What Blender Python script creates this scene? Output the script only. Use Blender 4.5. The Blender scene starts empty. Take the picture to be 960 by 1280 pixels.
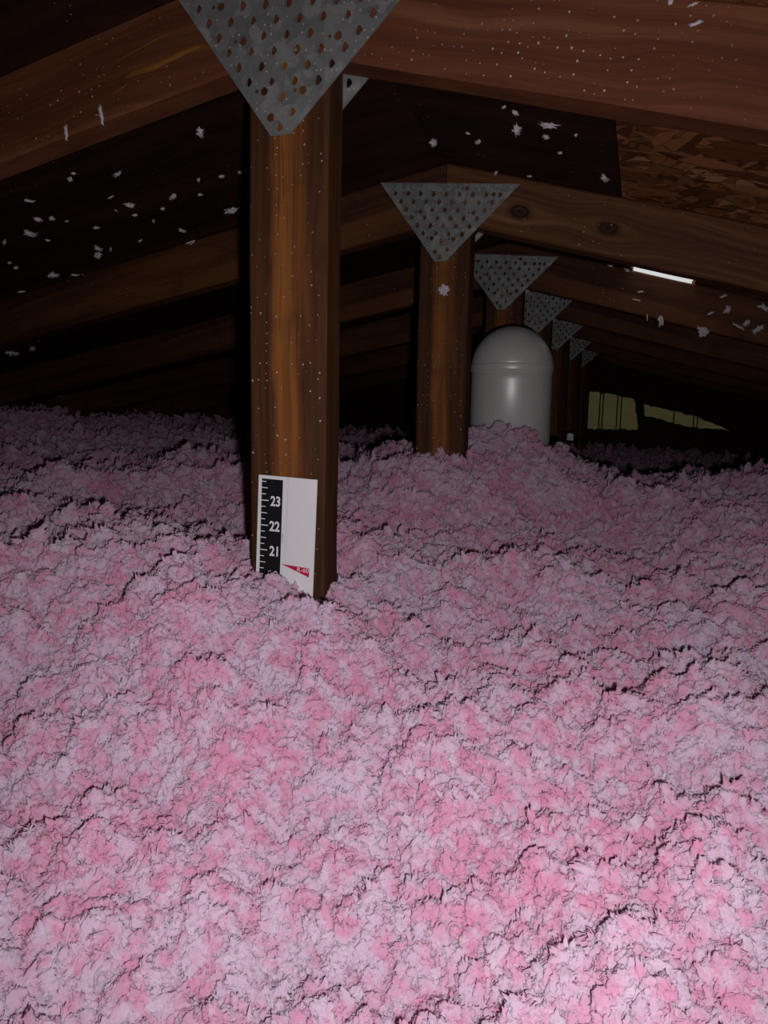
import bpy, bmesh, math, random
import numpy as np
from mathutils import Matrix, Vector, geometry, noise as mnoise
from math import sin, cos, radians, pi

S = bpy.context.scene
COL = S.collection
random.seed(7)

# ------------------------------------------------------------------ camera
EYE = 0.77                       # eye height above the attic floor
FPX = 940.0                      # focal length in pixels of the 960x1280 frame
YAW, PITCH, ROLL = radians(19.0576), radians(7.5507), radians(1.15)
FW = Vector((-sin(YAW) * cos(PITCH), cos(YAW) * cos(PITCH), -sin(PITCH)))
RT = FW.cross(Vector((0, 0, 1))).normalized()
UP = RT.cross(FW)
RT, UP = RT * cos(ROLL) + UP * sin(ROLL), -RT * sin(ROLL) + UP * cos(ROLL)
cam_d = bpy.data.cameras.new('camera')
cam = bpy.data.objects.new('camera', cam_d)
COL.objects.link(cam)
cam_d.sensor_fit = 'HORIZONTAL'
cam_d.sensor_width = 36.0
cam_d.lens = FPX / 960.0 * 36.0
cam_d.clip_start = 0.01
M = Matrix((RT, UP, -FW)).transposed().to_4x4()
M.translation = Vector((0, 0, EYE))
cam.matrix_world = M
S.camera = cam

# ------------------------------------------------------------------ world, light, exposure
W = bpy.data.worlds.new('overcast_sky')
S.world = W
W.use_nodes = True
W.node_tree.nodes['Background'].inputs[0].default_value = (0.86, 0.87, 0.88, 1)
W.node_tree.nodes['Background'].inputs[1].default_value = 0.75
S.view_settings.view_transform = 'Standard'
S.view_settings.look = 'None'
S.view_settings.gamma = 1.0
S.view_settings.use_curve_mapping = False
S.view_settings.exposure = 0.0
S.cycles.use_denoising = True
S.cycles.max_bounces = 10
S.cycles.diffuse_bounces = 5
S.cycles.transmission_bounces = 8
S.cycles.transparent_max_bounces = 8

# the only lamp of the place at that moment: the camera's own flash, beside the lens and facing the way it faces
fd = bpy.data.lights.new('camera_flash_offscreen', 'SPOT')
fd.energy = 15.5
fd.color = (1.0, 0.96, 1.0)
fd.spot_size = radians(120)
fd.spot_blend = 1.0
fd.shadow_soft_size = 0.008
flash = bpy.data.objects.new('camera_flash_offscreen', fd)
COL.objects.link(flash)
flash.location = Vector((0, 0, EYE)) + RT * 0.03 - UP * 0.03
flash.rotation_euler = FW.to_track_quat('-Z', 'Y').to_euler()


def ray(px, py):
    return FW + RT * ((px - 480) / FPX) - UP * ((py - 640) / FPX)


def onY(px, py, Y):
    d = ray(px, py)
    return d * (Y / d.y)          # relative to the eye


# ------------------------------------------------------------------ helpers
def tag(o, label=None, cat=None, group=None, kind=None):
    for k, v in (('label', label), ('category', cat), ('group', group), ('kind', kind)):
        if v:
            o[k] = v
    return o


def empty(name, loc=(0, 0, 0)):
    o = bpy.data.objects.new(name, None)
    COL.objects.link(o)
    o.location = loc
    o.empty_display_size = 0.05
    return o


def link(name, me, mat=None, parent=None, mtx=None):
    o = bpy.data.objects.new(name, me)
    COL.objects.link(o)
    if mat is not None and len(me.materials) == 0:
        me.materials.append(mat)
    if parent is not None:
        o.parent = parent
    if mtx is not None:
        o.matrix_local = mtx
    return o


def pymesh(name, V, F, smooth=False):
    me = bpy.data.meshes.new(name)
    me.from_pydata([tuple(v) for v in V], [], [tuple(f) for f in F])
    me.update()
    if smooth:
        me.polygons.foreach_set('use_smooth', [True] * len(me.polygons))
    return me


def bmmesh(name, bm, smooth=False):
    bmesh.ops.recalc_face_normals(bm, faces=bm.faces[:])
    me = bpy.data.meshes.new(name)
    bm.to_mesh(me)
    bm.free()
    if smooth:
        me.polygons.foreach_set('use_smooth', [True] * len(me.polygons))
    return me


def prism(poly, y0, y1, name='prism'):
    """polygon in x,z extruded along y"""
    n = len(poly)
    V = [(p[0], y0, p[1]) for p in poly] + [(p[0], y1, p[1]) for p in poly]
    bm = bmesh.new()
    vs = [bm.verts.new(v) for v in V]
    bm.faces.new(vs[:n])
    bm.faces.new(vs[n:][::-1])
    for i in range(n):
        bm.faces.new((vs[i], vs[(i + 1) % n], vs[n + (i + 1) % n], vs[n + i]))
    return bmmesh(name, bm)


# ------------------------------------------------------------------ node helper
class NT:
    def __init__(self, name):
        self.m = bpy.data.materials.new(name)
        self.m.use_nodes = True
        self.t = self.m.node_tree
        self.t.nodes.clear()
        self.out = self.t.nodes.new('ShaderNodeOutputMaterial')

    def n(self, typ, ins=None, **kw):
        nd = self.t.nodes.new(typ)
        for k, v in kw.items():
            setattr(nd, k, v)
        if ins:
            for k, v in ins.items():
                sk = nd.inputs[k]
                if isinstance(v, bpy.types.NodeSocket):
                    self.t.links.new(v, sk)
                elif isinstance(v, (tuple, list)) and sk.type == 'RGBA' and len(v) == 3:
                    sk.default_value = (*v, 1)
                else:
                    sk.default_value = v
        return nd

    def math(self, op, a, b=0.0, c=0.0, clamp=False):
        nd = self.n('ShaderNodeMath', {0: a, 1: b, 2: c}, operation=op)
        nd.use_clamp = clamp
        return nd.outputs[0]

    def mix(self, f, a, b):
        nd = self.n('ShaderNodeMix', data_type='RGBA')
        for k, v in ((0, f), (6, a), (7, b)):
            sk = nd.inputs[k]
            if isinstance(v, bpy.types.NodeSocket):
                self.t.links.new(v, sk)
            elif isinstance(v, (tuple, list)):
                sk.default_value = (*v, 1)
            else:
                sk.default_value = v
        return nd.outputs[2]

    def smooth(self, v, a, b):
        nd = self.n('ShaderNodeMapRange', {0: v, 1: a, 2: b, 3: 0.0, 4: 1.0}, interpolation_type='SMOOTHSTEP')
        return nd.outputs[0]

    def noise(self, vec, scale, detail=3.0, rough=0.5):
        nd = self.n('ShaderNodeTexNoise', {'Vector': vec, 'Scale': scale, 'Detail': detail, 'Roughness': rough})
        return nd.outputs[0]

    def surf(self, s):
        self.t.links.new(s, self.out.inputs['Surface'])
        return self.m


def dust(t, co, scale=95.0, thr=0.085, keep=0.55, axes=(0, 1)):
    """pale specks lying on the wide face"""
    sp = t.n('ShaderNodeSeparateXYZ', {0: co})
    c2 = t.n('ShaderNodeCombineXYZ', {0: sp.outputs[axes[0]], 1: sp.outputs[axes[1]]}).outputs[0]
    v = t.n('ShaderNodeTexVoronoi', {'Vector': c2, 'Scale': scale}, voronoi_dimensions='2D')
    sep = t.n('ShaderNodeSeparateColor', {0: v.outputs['Color']})
    d = t.math('LESS_THAN', v.outputs['Distance'], t.math('MULTIPLY', sep.outputs[1], thr))
    k = t.math('GREATER_THAN', sep.outputs[0], keep)
    nz = t.n('ShaderNodeSeparateXYZ', {0: t.n('ShaderNodeTexCoord').outputs['Normal']}).outputs[3 - axes[0] - axes[1]]
    face = t.math('GREATER_THAN', t.math('ABSOLUTE', nz), 0.8)
    return t.math('MULTIPLY', t.math('MULTIPLY', d, k), face)


def wood(name, dark, mid, light, knots=(), band=None, dust_keep=0.6, wavy=1.0, seed=0.0, grey=0.0):
    """object space: x along the grain, y across the wide face, z through the thickness"""
    t = NT(name)
    tc = t.n('ShaderNodeTexCoord').outputs['Object']
    sep = t.n('ShaderNodeSeparateXYZ', {0: tc})
    u, v, w = sep.outputs
    warp = t.noise(t.n('ShaderNodeMapping', {'Vector': tc, 'Scale': (2.6, 9, 9), 'Location': (seed, seed * .7, 0)}).outputs[0], 1.0, 2.0)
    vv = t.math('ADD', v, t.math('MULTIPLY', t.math('SUBTRACT', warp, 0.5), 0.05 * wavy))
    kmask = None
    for (ku, kv, kr) in knots:
        du = t.math('SUBTRACT', u, ku)
        dv = t.math('SUBTRACT', v, kv)
        d2 = t.math('ADD', t.math('POWER', t.math('MULTIPLY', du, 0.62), 2.0), t.math('POWER', dv, 2.0))
        g = t.math('EXPONENT', t.math('MULTIPLY', d2, -1.0 / (kr * 1.9) ** 2))
        # grain bends around the knot
        sgn = t.math('TANH', t.math('MULTIPLY', dv, 160.0))
        vv = t.math('SUBTRACT', vv, t.math('MULTIPLY', t.math('MULTIPLY', sgn, g), kr * 0.9))
        k = t.math('SUBTRACT', 1.0, t.smooth(t.math('SQRT', d2), kr * 0.45, kr * 1.0))
        ring = t.math('MULTIPLY', t.math('ADD', t.math('SINE', t.math('MULTIPLY', t.math('SQRT', d2), 900.0)), 1.0), 0.5)
        k = t.math('MULTIPLY', k, t.math('ADD', t.math('MULTIPLY', ring, 0.3), 0.7))
        kmask = k if kmask is None else t.math('MAXIMUM', kmask, k)
    cg = t.n('ShaderNodeCombineXYZ', {0: t.math('MULTIPLY', u, 1.6), 1: t.math('MULTIPLY', vv, 75.0), 2: t.math('MULTIPLY', w, 40.0)}).outputs[0]
    g1 = t.noise(cg, 1.0, 4.0, 0.6)
    cf = t.n('ShaderNodeCombineXYZ', {0: t.math('MULTIPLY', u, 9.0), 1: t.math('MULTIPLY', vv, 420.0), 2: t.math('MULTIPLY', w, 300.0)}).outputs[0]
    g2 = t.noise(cf, 1.0, 2.0)
    cl = t.n('ShaderNodeCombineXYZ', {0: t.math('MULTIPLY', u, 1.1), 1: t.math('MULTIPLY', vv, 16.0), 2: seed}).outputs[0]
    g0 = t.noise(cl, 1.0, 2.0)
    c = t.mix(t.smooth(g1, 0.33, 0.68), dark, mid)
    c = t.mix(t.math('MULTIPLY', t.smooth(g0, 0.45, 0.66), 0.85), c, light)
    if band:
        bv = t.math('ADD', v, t.math('MULTIPLY', t.math('SUBTRACT', t.noise(t.n('ShaderNodeMapping', {'Vector': tc, 'Scale': (7, 26, 10)}).outputs[0], 1.0, 3.0), 0.5), 0.035))
        b = t.math('MULTIPLY', t.smooth(bv, band[0], band[0] + 0.012), t.math('SUBTRACT', 1.0, t.smooth(bv, band[1], band[1] + 0.022)))
        c = t.mix(t.math('MULTIPLY', b, 0.78), c, t.mix(t.smooth(g1, 0.35, 0.65), (0.17, 0.054, 0.011), (0.31, 0.108, 0.022)))
    c = t.mix(t.math('MULTIPLY', t.smooth(g2, 0.52, 0.72), 0.55), c, dark)
    if kmask is not None:
        c = t.mix(kmask, c, tuple(x * 0.25 for x in dark))
    blot = t.noise(tc, 14.0, 4.0)
    c = t.mix(t.math('MULTIPLY', t.smooth(blot, 0.52, 0.72), 0.45), c, dark)
    if dust_keep < 1:
        patch = t.smooth(t.noise(tc, 5.0, 2.0), 0.35, 0.6)
        c = t.mix(t.math('MULTIPLY', dust(t, tc, keep=dust_keep, thr=0.11), t.math('ADD', t.math('MULTIPLY', patch, 0.75), 0.1)), c, (0.62, 0.5, 0.46))
    bump = t.n('ShaderNodeBump', {'Height': t.math('ADD', g1, t.math('MULTIPLY', g2, 0.5)), 'Strength': 0.25, 'Distance': 0.002})
    b = t.n('ShaderNodeBsdfPrincipled', {'Base Color': c, 'Roughness': 0.72, 'Normal': bump.outputs[0]})
    b.inputs['Specular IOR Level'].default_value = 0.25
    return t.surf(b.outputs[0])


def plain(name, col, rough=0.6, metal=0.0, spec=0.3, nscale=60.0, namp=0.08):
    t = NT(name)
    tc = t.n('ShaderNodeTexCoord').outputs['Object']
    c = t.mix(t.noise(tc, nscale, 3.0), tuple(x * (1 - namp) for x in col), tuple(min(1, x * (1 + namp)) for x in col))
    b = t.n('ShaderNodeBsdfPrincipled', {'Base Color': c, 'Roughness': rough, 'Metallic': metal})
    b.inputs['Specular IOR Level'].default_value = spec
    return t.surf(b.outputs[0])


def galvanised():
    t = NT('galvanised_steel')
    tc = t.n('ShaderNodeTexCoord').outputs['Object']
    n = t.n('ShaderNodeTexNoise', {'Vector': tc, 'Scale': 55.0, 'Detail': 2.0})
    w = t.n('ShaderNodeMapping', {'Vector': tc})
    dist = t.n('ShaderNodeMix', data_type='VECTOR')
    vo = t.n('ShaderNodeTexVoronoi', {'Vector': t.n('ShaderNodeVectorMath', {0: tc, 1: t.n('ShaderNodeVectorMath', {0: n.outputs['Color'], 3: 0.02}, operation='SCALE').outputs[0]}, operation='ADD').outputs[0], 'Scale': 85.0})
    sp = t.n('ShaderNodeSeparateColor', {0: vo.outputs['Color']}).outputs[0]
    c = t.mix(sp, (0.21, 0.215, 0.21), (0.30, 0.305, 0.30))
    c = t.mix(t.smooth(sp, 0.7, 1.0), c, (0.33, 0.335, 0.33))
    c = t.mix(t.math('MULTIPLY', t.smooth(t.noise(tc, 48.0, 5.0), 0.54, 0.7), 0.6), c, (0.48, 0.475, 0.475))
    c = t.mix(t.math('MULTIPLY', dust(t, tc, scale=120.0, thr=0.13, keep=0.3, axes=(0, 2)), 0.8), c, (0.75, 0.72, 0.72))
    b = t.n('ShaderNodeBsdfPrincipled', {'Base Color': c, 'Roughness': 0.5, 'Metallic': 0.35})
    return t.surf(b.outputs[0])


def osb():
    t = NT('strand_board')
    tc = t.n('ShaderNodeTexCoord').outputs['Object']
    warp = t.n('ShaderNodeTexNoise', {'Vector': tc, 'Scale': 14.0, 'Detail': 2.0}).outputs['Color']
    wv = t.n('ShaderNodeVectorMath', {0: t.n('ShaderNodeVectorMath', {0: warp, 1: (.5, .5, .5)}, operation='SUBTRACT').outputs[0], 3: 0.03}, operation='SCALE').outputs[0]
    co = t.n('ShaderNodeVectorMath', {0: tc, 1: wv}, operation='ADD').outputs[0]
    col, edge = None, None
    for rot, sc, seed in ((0.3, (17, 60, 17), 0), (-0.55, (15, 50, 15), 3), (1.2, (18, 64, 18), 7), (0.05, (13, 44, 13), 11)):
        mp = t.n('ShaderNodeMapping', {'Vector': co, 'Rotation': (0, 0, rot), 'Location': (seed, seed, 0)}).outputs[0]
        mp = t.n('ShaderNodeMapping', {'Vector': mp, 'Scale': sc}).outputs[0]
        v = t.n('ShaderNodeTexVoronoi', {'Vector': mp, 'Scale': 1.0})
        v2 = t.n('ShaderNodeTexVoronoi', {'Vector': mp, 'Scale': 1.0}, feature='DISTANCE_TO_EDGE')
        sc3 = t.n('ShaderNodeSeparateColor', {0: v.outputs['Color']})
        a, bb = sc3.outputs[0], sc3.outputs[1]
        cc = t.mix(t.smooth(a, 0.0, 1.0), (0.13, 0.045, 0.018), (0.46, 0.19, 0.07))
        cc = t.mix(t.smooth(a, 0.88, 0.95), cc, (0.55, 0.30, 0.16))
        ed = t.math('SUBTRACT', 1.0, t.smooth(v2.outputs[0], 0.0, 0.07))
        cc = t.mix(t.math('MULTIPLY', ed, 0.6), cc, (0.03, 0.012, 0.006))
        if col is None:
            col = cc
        else:
            col = t.mix(t.math('GREATER_THAN', bb, 0.58), col, cc)
    g = t.noise(t.n('ShaderNodeMapping', {'Vector': co, 'Scale': (20, 160, 20)}).outputs[0], 1.0, 3.0)
    col = t.mix(t.math('MULTIPLY', t.smooth(g, 0.5, 0.8), 0.4), col, (0.05, 0.02, 0.01))
    bump = t.n('ShaderNodeBump', {'Height': t.n('ShaderNodeSeparateColor', {0: col}).outputs[0], 'Strength': 0.5, 'Distance': 0.004})
    b = t.n('ShaderNodeBsdfPrincipled', {'Base Color': col, 'Roughness': 0.7, 'Normal': bump.outputs[0]})
    b.inputs['Specular IOR Level'].default_value = 0.2
    return t.surf(b.outputs[0])


def fluff(name, transl=0.5):
    t = NT(name)
    pos = t.n('ShaderNodeNewGeometry').outputs['Position']
    rnd = t.n('ShaderNodeObjectInfo').outputs['Random']
    big = t.noise(pos, 9.0, 3.0)
    mid = t.noise(pos, 60.0, 4.0)
    f = t.math('ADD', t.math('MULTIPLY', rnd, 0.2), t.math('ADD', t.math('MULTIPLY', t.smooth(big, 0.3, 0.7), 0.33), t.math('MULTIPLY', t.smooth(mid, 0.35, 0.65), 0.5)))
    f = t.smooth(f, 0.15, 1.0)
    c = t.mix(f, (0.90, 0.75, 0.87), (0.92, 0.47, 0.66))
    c = t.mix(t.math('MULTIPLY', t.smooth(rnd, 0.8, 0.99), 0.55), c, (0.93, 0.88, 0.92))
    bp = t.n('ShaderNodeBump', {'Height': t.noise(pos, 700.0, 3.0, 0.65), 'Strength': 0.45, 'Distance': 0.0014}).outputs[0]
    df = t.n('ShaderNodeBsdfDiffuse', {'Color': c, 'Roughness': 0.6, 'Normal': bp})
    tr = t.n('ShaderNodeBsdfTranslucent', {'Color': c, 'Normal': bp})
    mx = t.n('ShaderNodeMixShader', {0: transl, 1: df.outputs[0], 2: tr.outputs[0]})
    return t.surf(mx.outputs[0])


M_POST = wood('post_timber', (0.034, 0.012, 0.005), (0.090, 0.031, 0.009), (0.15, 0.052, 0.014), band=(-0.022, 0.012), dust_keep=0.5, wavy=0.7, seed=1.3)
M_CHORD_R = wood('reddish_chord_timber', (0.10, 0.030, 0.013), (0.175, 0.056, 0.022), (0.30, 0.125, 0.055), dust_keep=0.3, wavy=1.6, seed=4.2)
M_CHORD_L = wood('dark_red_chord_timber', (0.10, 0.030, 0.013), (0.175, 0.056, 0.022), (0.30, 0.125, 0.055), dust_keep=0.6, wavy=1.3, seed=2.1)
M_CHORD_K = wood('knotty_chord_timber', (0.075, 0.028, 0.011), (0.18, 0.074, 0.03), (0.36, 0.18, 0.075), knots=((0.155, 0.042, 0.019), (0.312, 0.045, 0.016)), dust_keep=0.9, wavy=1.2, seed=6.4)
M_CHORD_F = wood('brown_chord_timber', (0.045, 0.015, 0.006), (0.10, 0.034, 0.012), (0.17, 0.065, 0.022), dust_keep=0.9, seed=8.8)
M_SPLINT = wood('fresh_split_timber', (0.14, 0.05, 0.010), (0.26, 0.10, 0.020), (0.38, 0.17, 0.04), dust_keep=1.0, seed=3.0)
M_GALV = galvanised()
M_OSB = osb()
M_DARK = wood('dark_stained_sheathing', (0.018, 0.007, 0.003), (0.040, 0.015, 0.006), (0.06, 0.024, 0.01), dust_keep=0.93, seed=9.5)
M_FLUFF = fluff('pink_fibreglass_fluff')
M_WALL = plain('brown_gable_board', (0.060, 0.036, 0.022), 0.9)
M_FLOOR = plain('ceiling_board', (0.30, 0.28, 0.26), 0.9)
M_WHITE = plain('white_card', (0.84, 0.82, 0.83), 0.45, namp=0.01)
M_BLACK = plain('black_print', (0.008, 0.008, 0.010), 0.5, namp=0.02)
M_RED = plain('crimson_print', (0.55, 0.012, 0.085), 0.5, namp=0.02)
M_GREYL = plain('grey_print', (0.35, 0.34, 0.35), 0.5, namp=0.02)
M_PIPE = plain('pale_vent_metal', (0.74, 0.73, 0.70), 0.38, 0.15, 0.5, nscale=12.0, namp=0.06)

# ------------------------------------------------------------------ roof geometry constants
RX = -0.372                        # ridge line
RZ = EYE + 0.45                    # top of chords at the ridge
SL, SR = 0.20, 0.264               # roof slopes left, right
Y1, DY = 0.7766, 0.6096
XL, XR = -4.4, 3.2
YB, YF = 5.0, -1.3


def dzY(y):
    return 0.032 * max(0.0, min(1.0, (Y1 + DY - y) / DY)) - 0.010 * max(0.0, min(1.0, (y - Y1 - DY) / DY))


def roof_z(x, y):
    return RZ + dzY(y) + (SL * (x - RX) if x < RX else -SR * (x - RX))


# ------------------------------------------------------------------ floor and walls
floor = link('floor', prism([(XL, -0.02), (XR, -0.02), (XR, 0), (XL, 0)], YF, YB, 'floor'), M_FLOOR)
tag(floor, 'pale ceiling board floor beneath the insulation', kind='structure')


def wall(name, poly, y0, y1, label):
    o = link(name, prism(poly, y0, y1, name), M_WALL)
    return tag(o, label, kind='structure')


TH = 0.018
wall('wall_left', [(XL - .05, 0), (XL, 0), (XL, roof_z(XL, 5) + TH), (XL - .05, roof_z(XL, 5) + TH)], YF, YB, 'low dark eave wall beyond the left slope')
wall('wall_right', [(XR, 0), (XR + .05, 0), (XR + .05, roof_z(XR, 5) + TH), (XR, roof_z(XR, 5) + TH)], YF, YB, 'low dark eave wall beyond the right slope')
wall('wall_front', [(XL, 0), (XR, 0), (XR, roof_z(XR, YF)), (RX, roof_z(RX, YF)), (XL, roof_z(XL, YF))], YF - .05, YF, 'dark gable wall at the near end')


def ragged(poly, step, amp, seed):
    rr = random.Random(seed)
    out = []
    for i, p in enumerate(poly):
        q = poly[(i + 1) % len(poly)]
        L = math.hypot(q[0] - p[0], q[1] - p[1])
        n = max(1, int(L / step))
        for k in range(n):
            f = k / n
            out.append((p[0] + (q[0] - p[0]) * f + rr.uniform(-amp, amp), p[1] + (q[1] - p[1]) * f + rr.uniform(-amp, amp)))
    return out


def inside(p, poly):
    x, y = p
    c = False
    j = len(poly) - 1
    for i in range(len(poly)):
        xi, yi = poly[i]
        xj, yj = poly[j]
        if (yi > y) != (yj > y) and x < (xj - xi) * (y - yi) / (yj - yi) + xi:
            c = not c
        j = i
    return c


def holed(outline, holes):
    """triangulated 2d sheet with holes -> verts, tris"""
    V, E = [], []
    for poly in [outline] + holes:
        b = len(V)
        V += [Vector((p[0], p[1])) for p in poly]
        E += [(b + i, b + (i + 1) % len(poly)) for i in range(len(poly))]
    r = geometry.delaunay_2d_cdt(V, E, [], 0, 1e-6)
    vs, fs = r[0], r[2]
    T = []
    for f in fs:
        c = (sum(vs[i].x for i in f) / len(f), sum(vs[i].y for i in f) / len(f))
        if not inside(c, outline) or any(inside(c, h) for h in holes):
            continue
        T.append(f)
    return vs, T


def sheet(vs, T, y0, y1, name):
    bm = bmesh.new()
    bv = [bm.verts.new((v.x, y0, v.y)) for v in vs]
    for f in T:
        try:
            bm.faces.new([bv[i] for i in f])
        except ValueError:
            pass
    r = bmesh.ops.extrude_face_region(bm, geom=bm.faces[:])
    for g in r['geom']:
        if isinstance(g, bmesh.types.BMVert):
            g.co.y = y1
    for v in [v for v in bm.verts if not v.link_faces]:
        bm.verts.remove(v)
    return bmmesh(name, bm)


def back(px, py):
    p = onY(px, py, YB)
    return (p.x, p.z + EYE)


op1 = ragged([back(733, 536), back(797, 537), back(793, 498), back(736, 489)], 0.025, 0.006, 3)
op2 = ragged([back(806, 521), back(822, 523), back(850, 531), back(880, 536), back(914, 538), back(868, 520), back(805, 506)], 0.022, 0.005, 5)
gab = [(XL, 0), (XR, 0), (XR, roof_z(XR, 5)), (RX, roof_z(RX, 5)), (XL, roof_z(XL, 5))]
vs, T = holed(gab, [op1, op2])
wb = tag(link('wall_back', sheet(vs, T, YB, YB + 0.03, 'wall_back'), M_WALL), 'dark far gable wall with two ragged daylight openings', kind='structure')


def pane_mat():
    t = NT('dusty_yellowed_pane')
    tc = t.n('ShaderNodeTexCoord').outputs['Object']
    c = t.mix(t.noise(tc, 8.0, 4.0), (0.21, 0.195, 0.135), (0.29, 0.27, 0.185))
    a = t.n('ShaderNodeBsdfTransparent', {'Color': c})
    d = t.n('ShaderNodeBsdfDiffuse', {'Color': (0.1, 0.09, 0.06)})
    return t.surf(t.n('ShaderNodeMixShader', {0: 0.1, 1: a.outputs[0], 2: d.outputs[0]}).outputs[0])


M_PANE = pane_mat()
for k, (pl, bars) in enumerate(((op1, (749, 753, 771, 776)), (op2, (843, 868, 873)))):
    xs = [p[0] for p in pl]
    zs = [p[1] for p in pl]
    x0, x1, z0, z1 = min(xs) - .02, max(xs) + .02, min(zs) - .02, max(zs) + .02
    wn = tag(empty('window_%d' % (k + 1), ((x0 + x1) / 2, YB + .035, z0)), 'yellowed dusty pane in the far gable opening', kind='structure')
    cx = (x0 + x1) / 2
    link('pane', prism([(x0 - cx, 0), (x1 - cx, 0), (x1 - cx, z1 - z0), (x0 - cx, z1 - z0)], 0, .004, 'pane'), M_PANE, wn)
    for bpx in bars:
        bx = back(bpx, 515)[0] - cx
        link('glazing_bar', prism([(bx - .0035, 0), (bx + .0035, 0), (bx + .0035, z1 - z0), (bx - .0035, z1 - z0)], -.014, -.002, 'glazing_bar'), M_WALL, wn)

# ------------------------------------------------------------------ roof deck
deck = tag(empty('ceiling', (RX, 0, 0)), 'underside of the roof deck, dark boards and strand board', kind='structure')


def panel(name, x0, x1, y0, y1, mat, notch=None, gap=0.0007, lift=0.0, th=TH):
    """a roof sheet in its own frame: x down the slope, y along the ridge"""
    right = x0 >= RX - 1e-6
    x0 += gap
    x1 -= gap
    y0 += gap
    y1 -= gap
    ox, oy = (x0, y0)
    out = [(x0, y0), (x1, y0), (x1, y1), (x0, y1)]
    holes = [notch] if notch else []
    # cut the outline where the ridge line bends so the sheet follows it
    ys = sorted({y0, y1} | {y for y in (Y1, Y1 + DY, Y1 + 2 * DY) if y0 < y < y1})
    V, F = [], []
    if notch:
        outl = [(x0, y0), (x1, y0), (x1, y1), (x0, y1)]
        v2, F = holed(outl, holes)
        pts = [(v.x, v.y) for v in v2]
    else:
        pts = []
        for y in ys:
            pts += [(x0, y), (x1, y)]
        F = [(2 * i, 2 * i + 1, 2 * i + 3, 2 * i + 2) for i in range(len(ys) - 1)]
    bm = bmesh.new()
    lo_ = [bm.verts.new((p[0] - ox, p[1] - oy, roof_z(p[0], p[1]) - roof_z(ox, oy))) for p in pts]
    for f in F:
        bm.faces.new([lo_[i] for i in f])
    r = bmesh.ops.extrude_face_region(bm, geom=bm.faces[:])
    for g in r['geom']:
        if isinstance(g, bmesh.types.BMVert):
            g.co.z += th
    for v in [v for v in bm.verts if not v.link_faces]:
        bm.verts.remove(v)
    o = link(name, bmmesh(name, bm), mat, deck)
    o.location = (ox - RX, oy, roof_z(ox, oy) + lift)
    return o


XE = -0.065
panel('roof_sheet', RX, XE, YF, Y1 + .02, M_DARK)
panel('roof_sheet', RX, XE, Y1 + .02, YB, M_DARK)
SLOT = [(-0.060, 1.934), (0.086, 1.930), (0.086, 2.13), (-0.060, 2.13)]
SLOT = ragged(SLOT, 0.012, 0.003, 9)
panel('strand_board_sheet', XE, 1.15, YF, 0.0, M_OSB)
panel('strand_board_sheet', XE, 1.15, 0.0, 1.40, M_OSB)
panel('strand_board_sheet', XE, 1.15, 1.40, 2.20, M_OSB, notch=SLOT)
panel('strand_board_sheet', XE, 1.15, 2.20, 3.85, M_OSB)
panel('strand_board_sheet', XE, 1.15, 3.85, YB, M_OSB)
for ya, yb in ((YF, .6), (.6, 3.04), (3.04, YB)):
    panel('strand_board_sheet', 1.15, 2.37, ya, yb, M_OSB)
for ya, yb in ((YF, 1.2), (1.2, YB)):
    panel('strand_board_sheet', 2.37, XR, ya, yb, M_OSB)
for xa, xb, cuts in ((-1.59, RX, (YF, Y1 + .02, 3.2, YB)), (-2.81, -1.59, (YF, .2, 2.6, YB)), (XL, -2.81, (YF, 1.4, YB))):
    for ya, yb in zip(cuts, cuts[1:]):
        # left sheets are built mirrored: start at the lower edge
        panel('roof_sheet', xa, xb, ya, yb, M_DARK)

# felt laid over the boards, cut open only above the slot
for xa, xb, ya, yb, nt in ((RX, XR, YF, 1.40, None), (RX, XR, 1.40, 2.20, SLOT), (RX, XR, 2.20, YB, None), (XL, RX, YF, YB, None)):
    panel('roofing_felt', xa, xb, ya, yb, M_WALL, notch=nt, gap=-0.001, lift=TH + .0005, th=0.003)

# ------------------------------------------------------------------ timber members
TT = 0.043                         # timber thickness


def timber(name, L, v0, v1, w0, w1, n=30, shear=0.0, seed=0, rough=0.0006, bev=0.0035):
    """x along the grain; cross-section a bevelled rectangle, slightly uneven"""
    b = bev
    prof = [(v0 + b, w0), (v1 - b, w0), (v1, w0 + b), (v1, w1 - b), (v1 - b, w1), (v0 + b, w1), (v0, w1 - b), (v0, w0 + b)]
    V, F = [], []
    for i in range(n + 1):
        u = L * (i / n) ** 1.25
        for (v, w) in prof:
            du = shear * v if i == 0 else 0
            s = mnoise.noise(Vector((u * 6 + seed * 3.1, v * 20, w * 20)))
            V.append((u + du, v + s * rough * 3, w + s * rough))
    m = len(prof)
    for i in range(n):
        for k in range(m):
            F.append((i * m + k, i * m + (k + 1) % m, (i + 1) * m + (k + 1) % m, (i + 1) * m + k))
    F.append(tuple(range(m))[::-1])
    F.append(tuple(n * m + k for k in range(m)))
    bm = bmesh.new()
    bv = [bm.verts.new(v) for v in V]
    for f in F:
        bm.faces.new([bv[i] for i in f])
    return bmmesh(name, bm)


aL, aR = math.atan(SL), math.atan(SR)
LL = (RX - XL) / cos(aL) - 0.01
LR = (XR - RX) / cos(aR) - 0.01
CH = 0.098                         # chord depth square to its length


def frame(U, V, W, o):
    m = Matrix((U, V, W)).transposed().to_4x4()
    m.translation = o
    return m


def chord_matrix(side, lift):
    if side > 0:
        U, V = Vector((cos(aR), 0, -sin(aR))), Vector((sin(aR), 0, cos(aR)))
        return frame(U, V, U.cross(V), Vector((0, 0, RZ + lift)) - V * (CH / cos(aR) * cos(aR)))
    U, V = Vector((-cos(aL), 0, -sin(aL))), Vector((-sin(aL), 0, cos(aL)))
    return frame(U, V, U.cross(V), Vector((0, 0, RZ + lift)) - V * CH)


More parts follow.
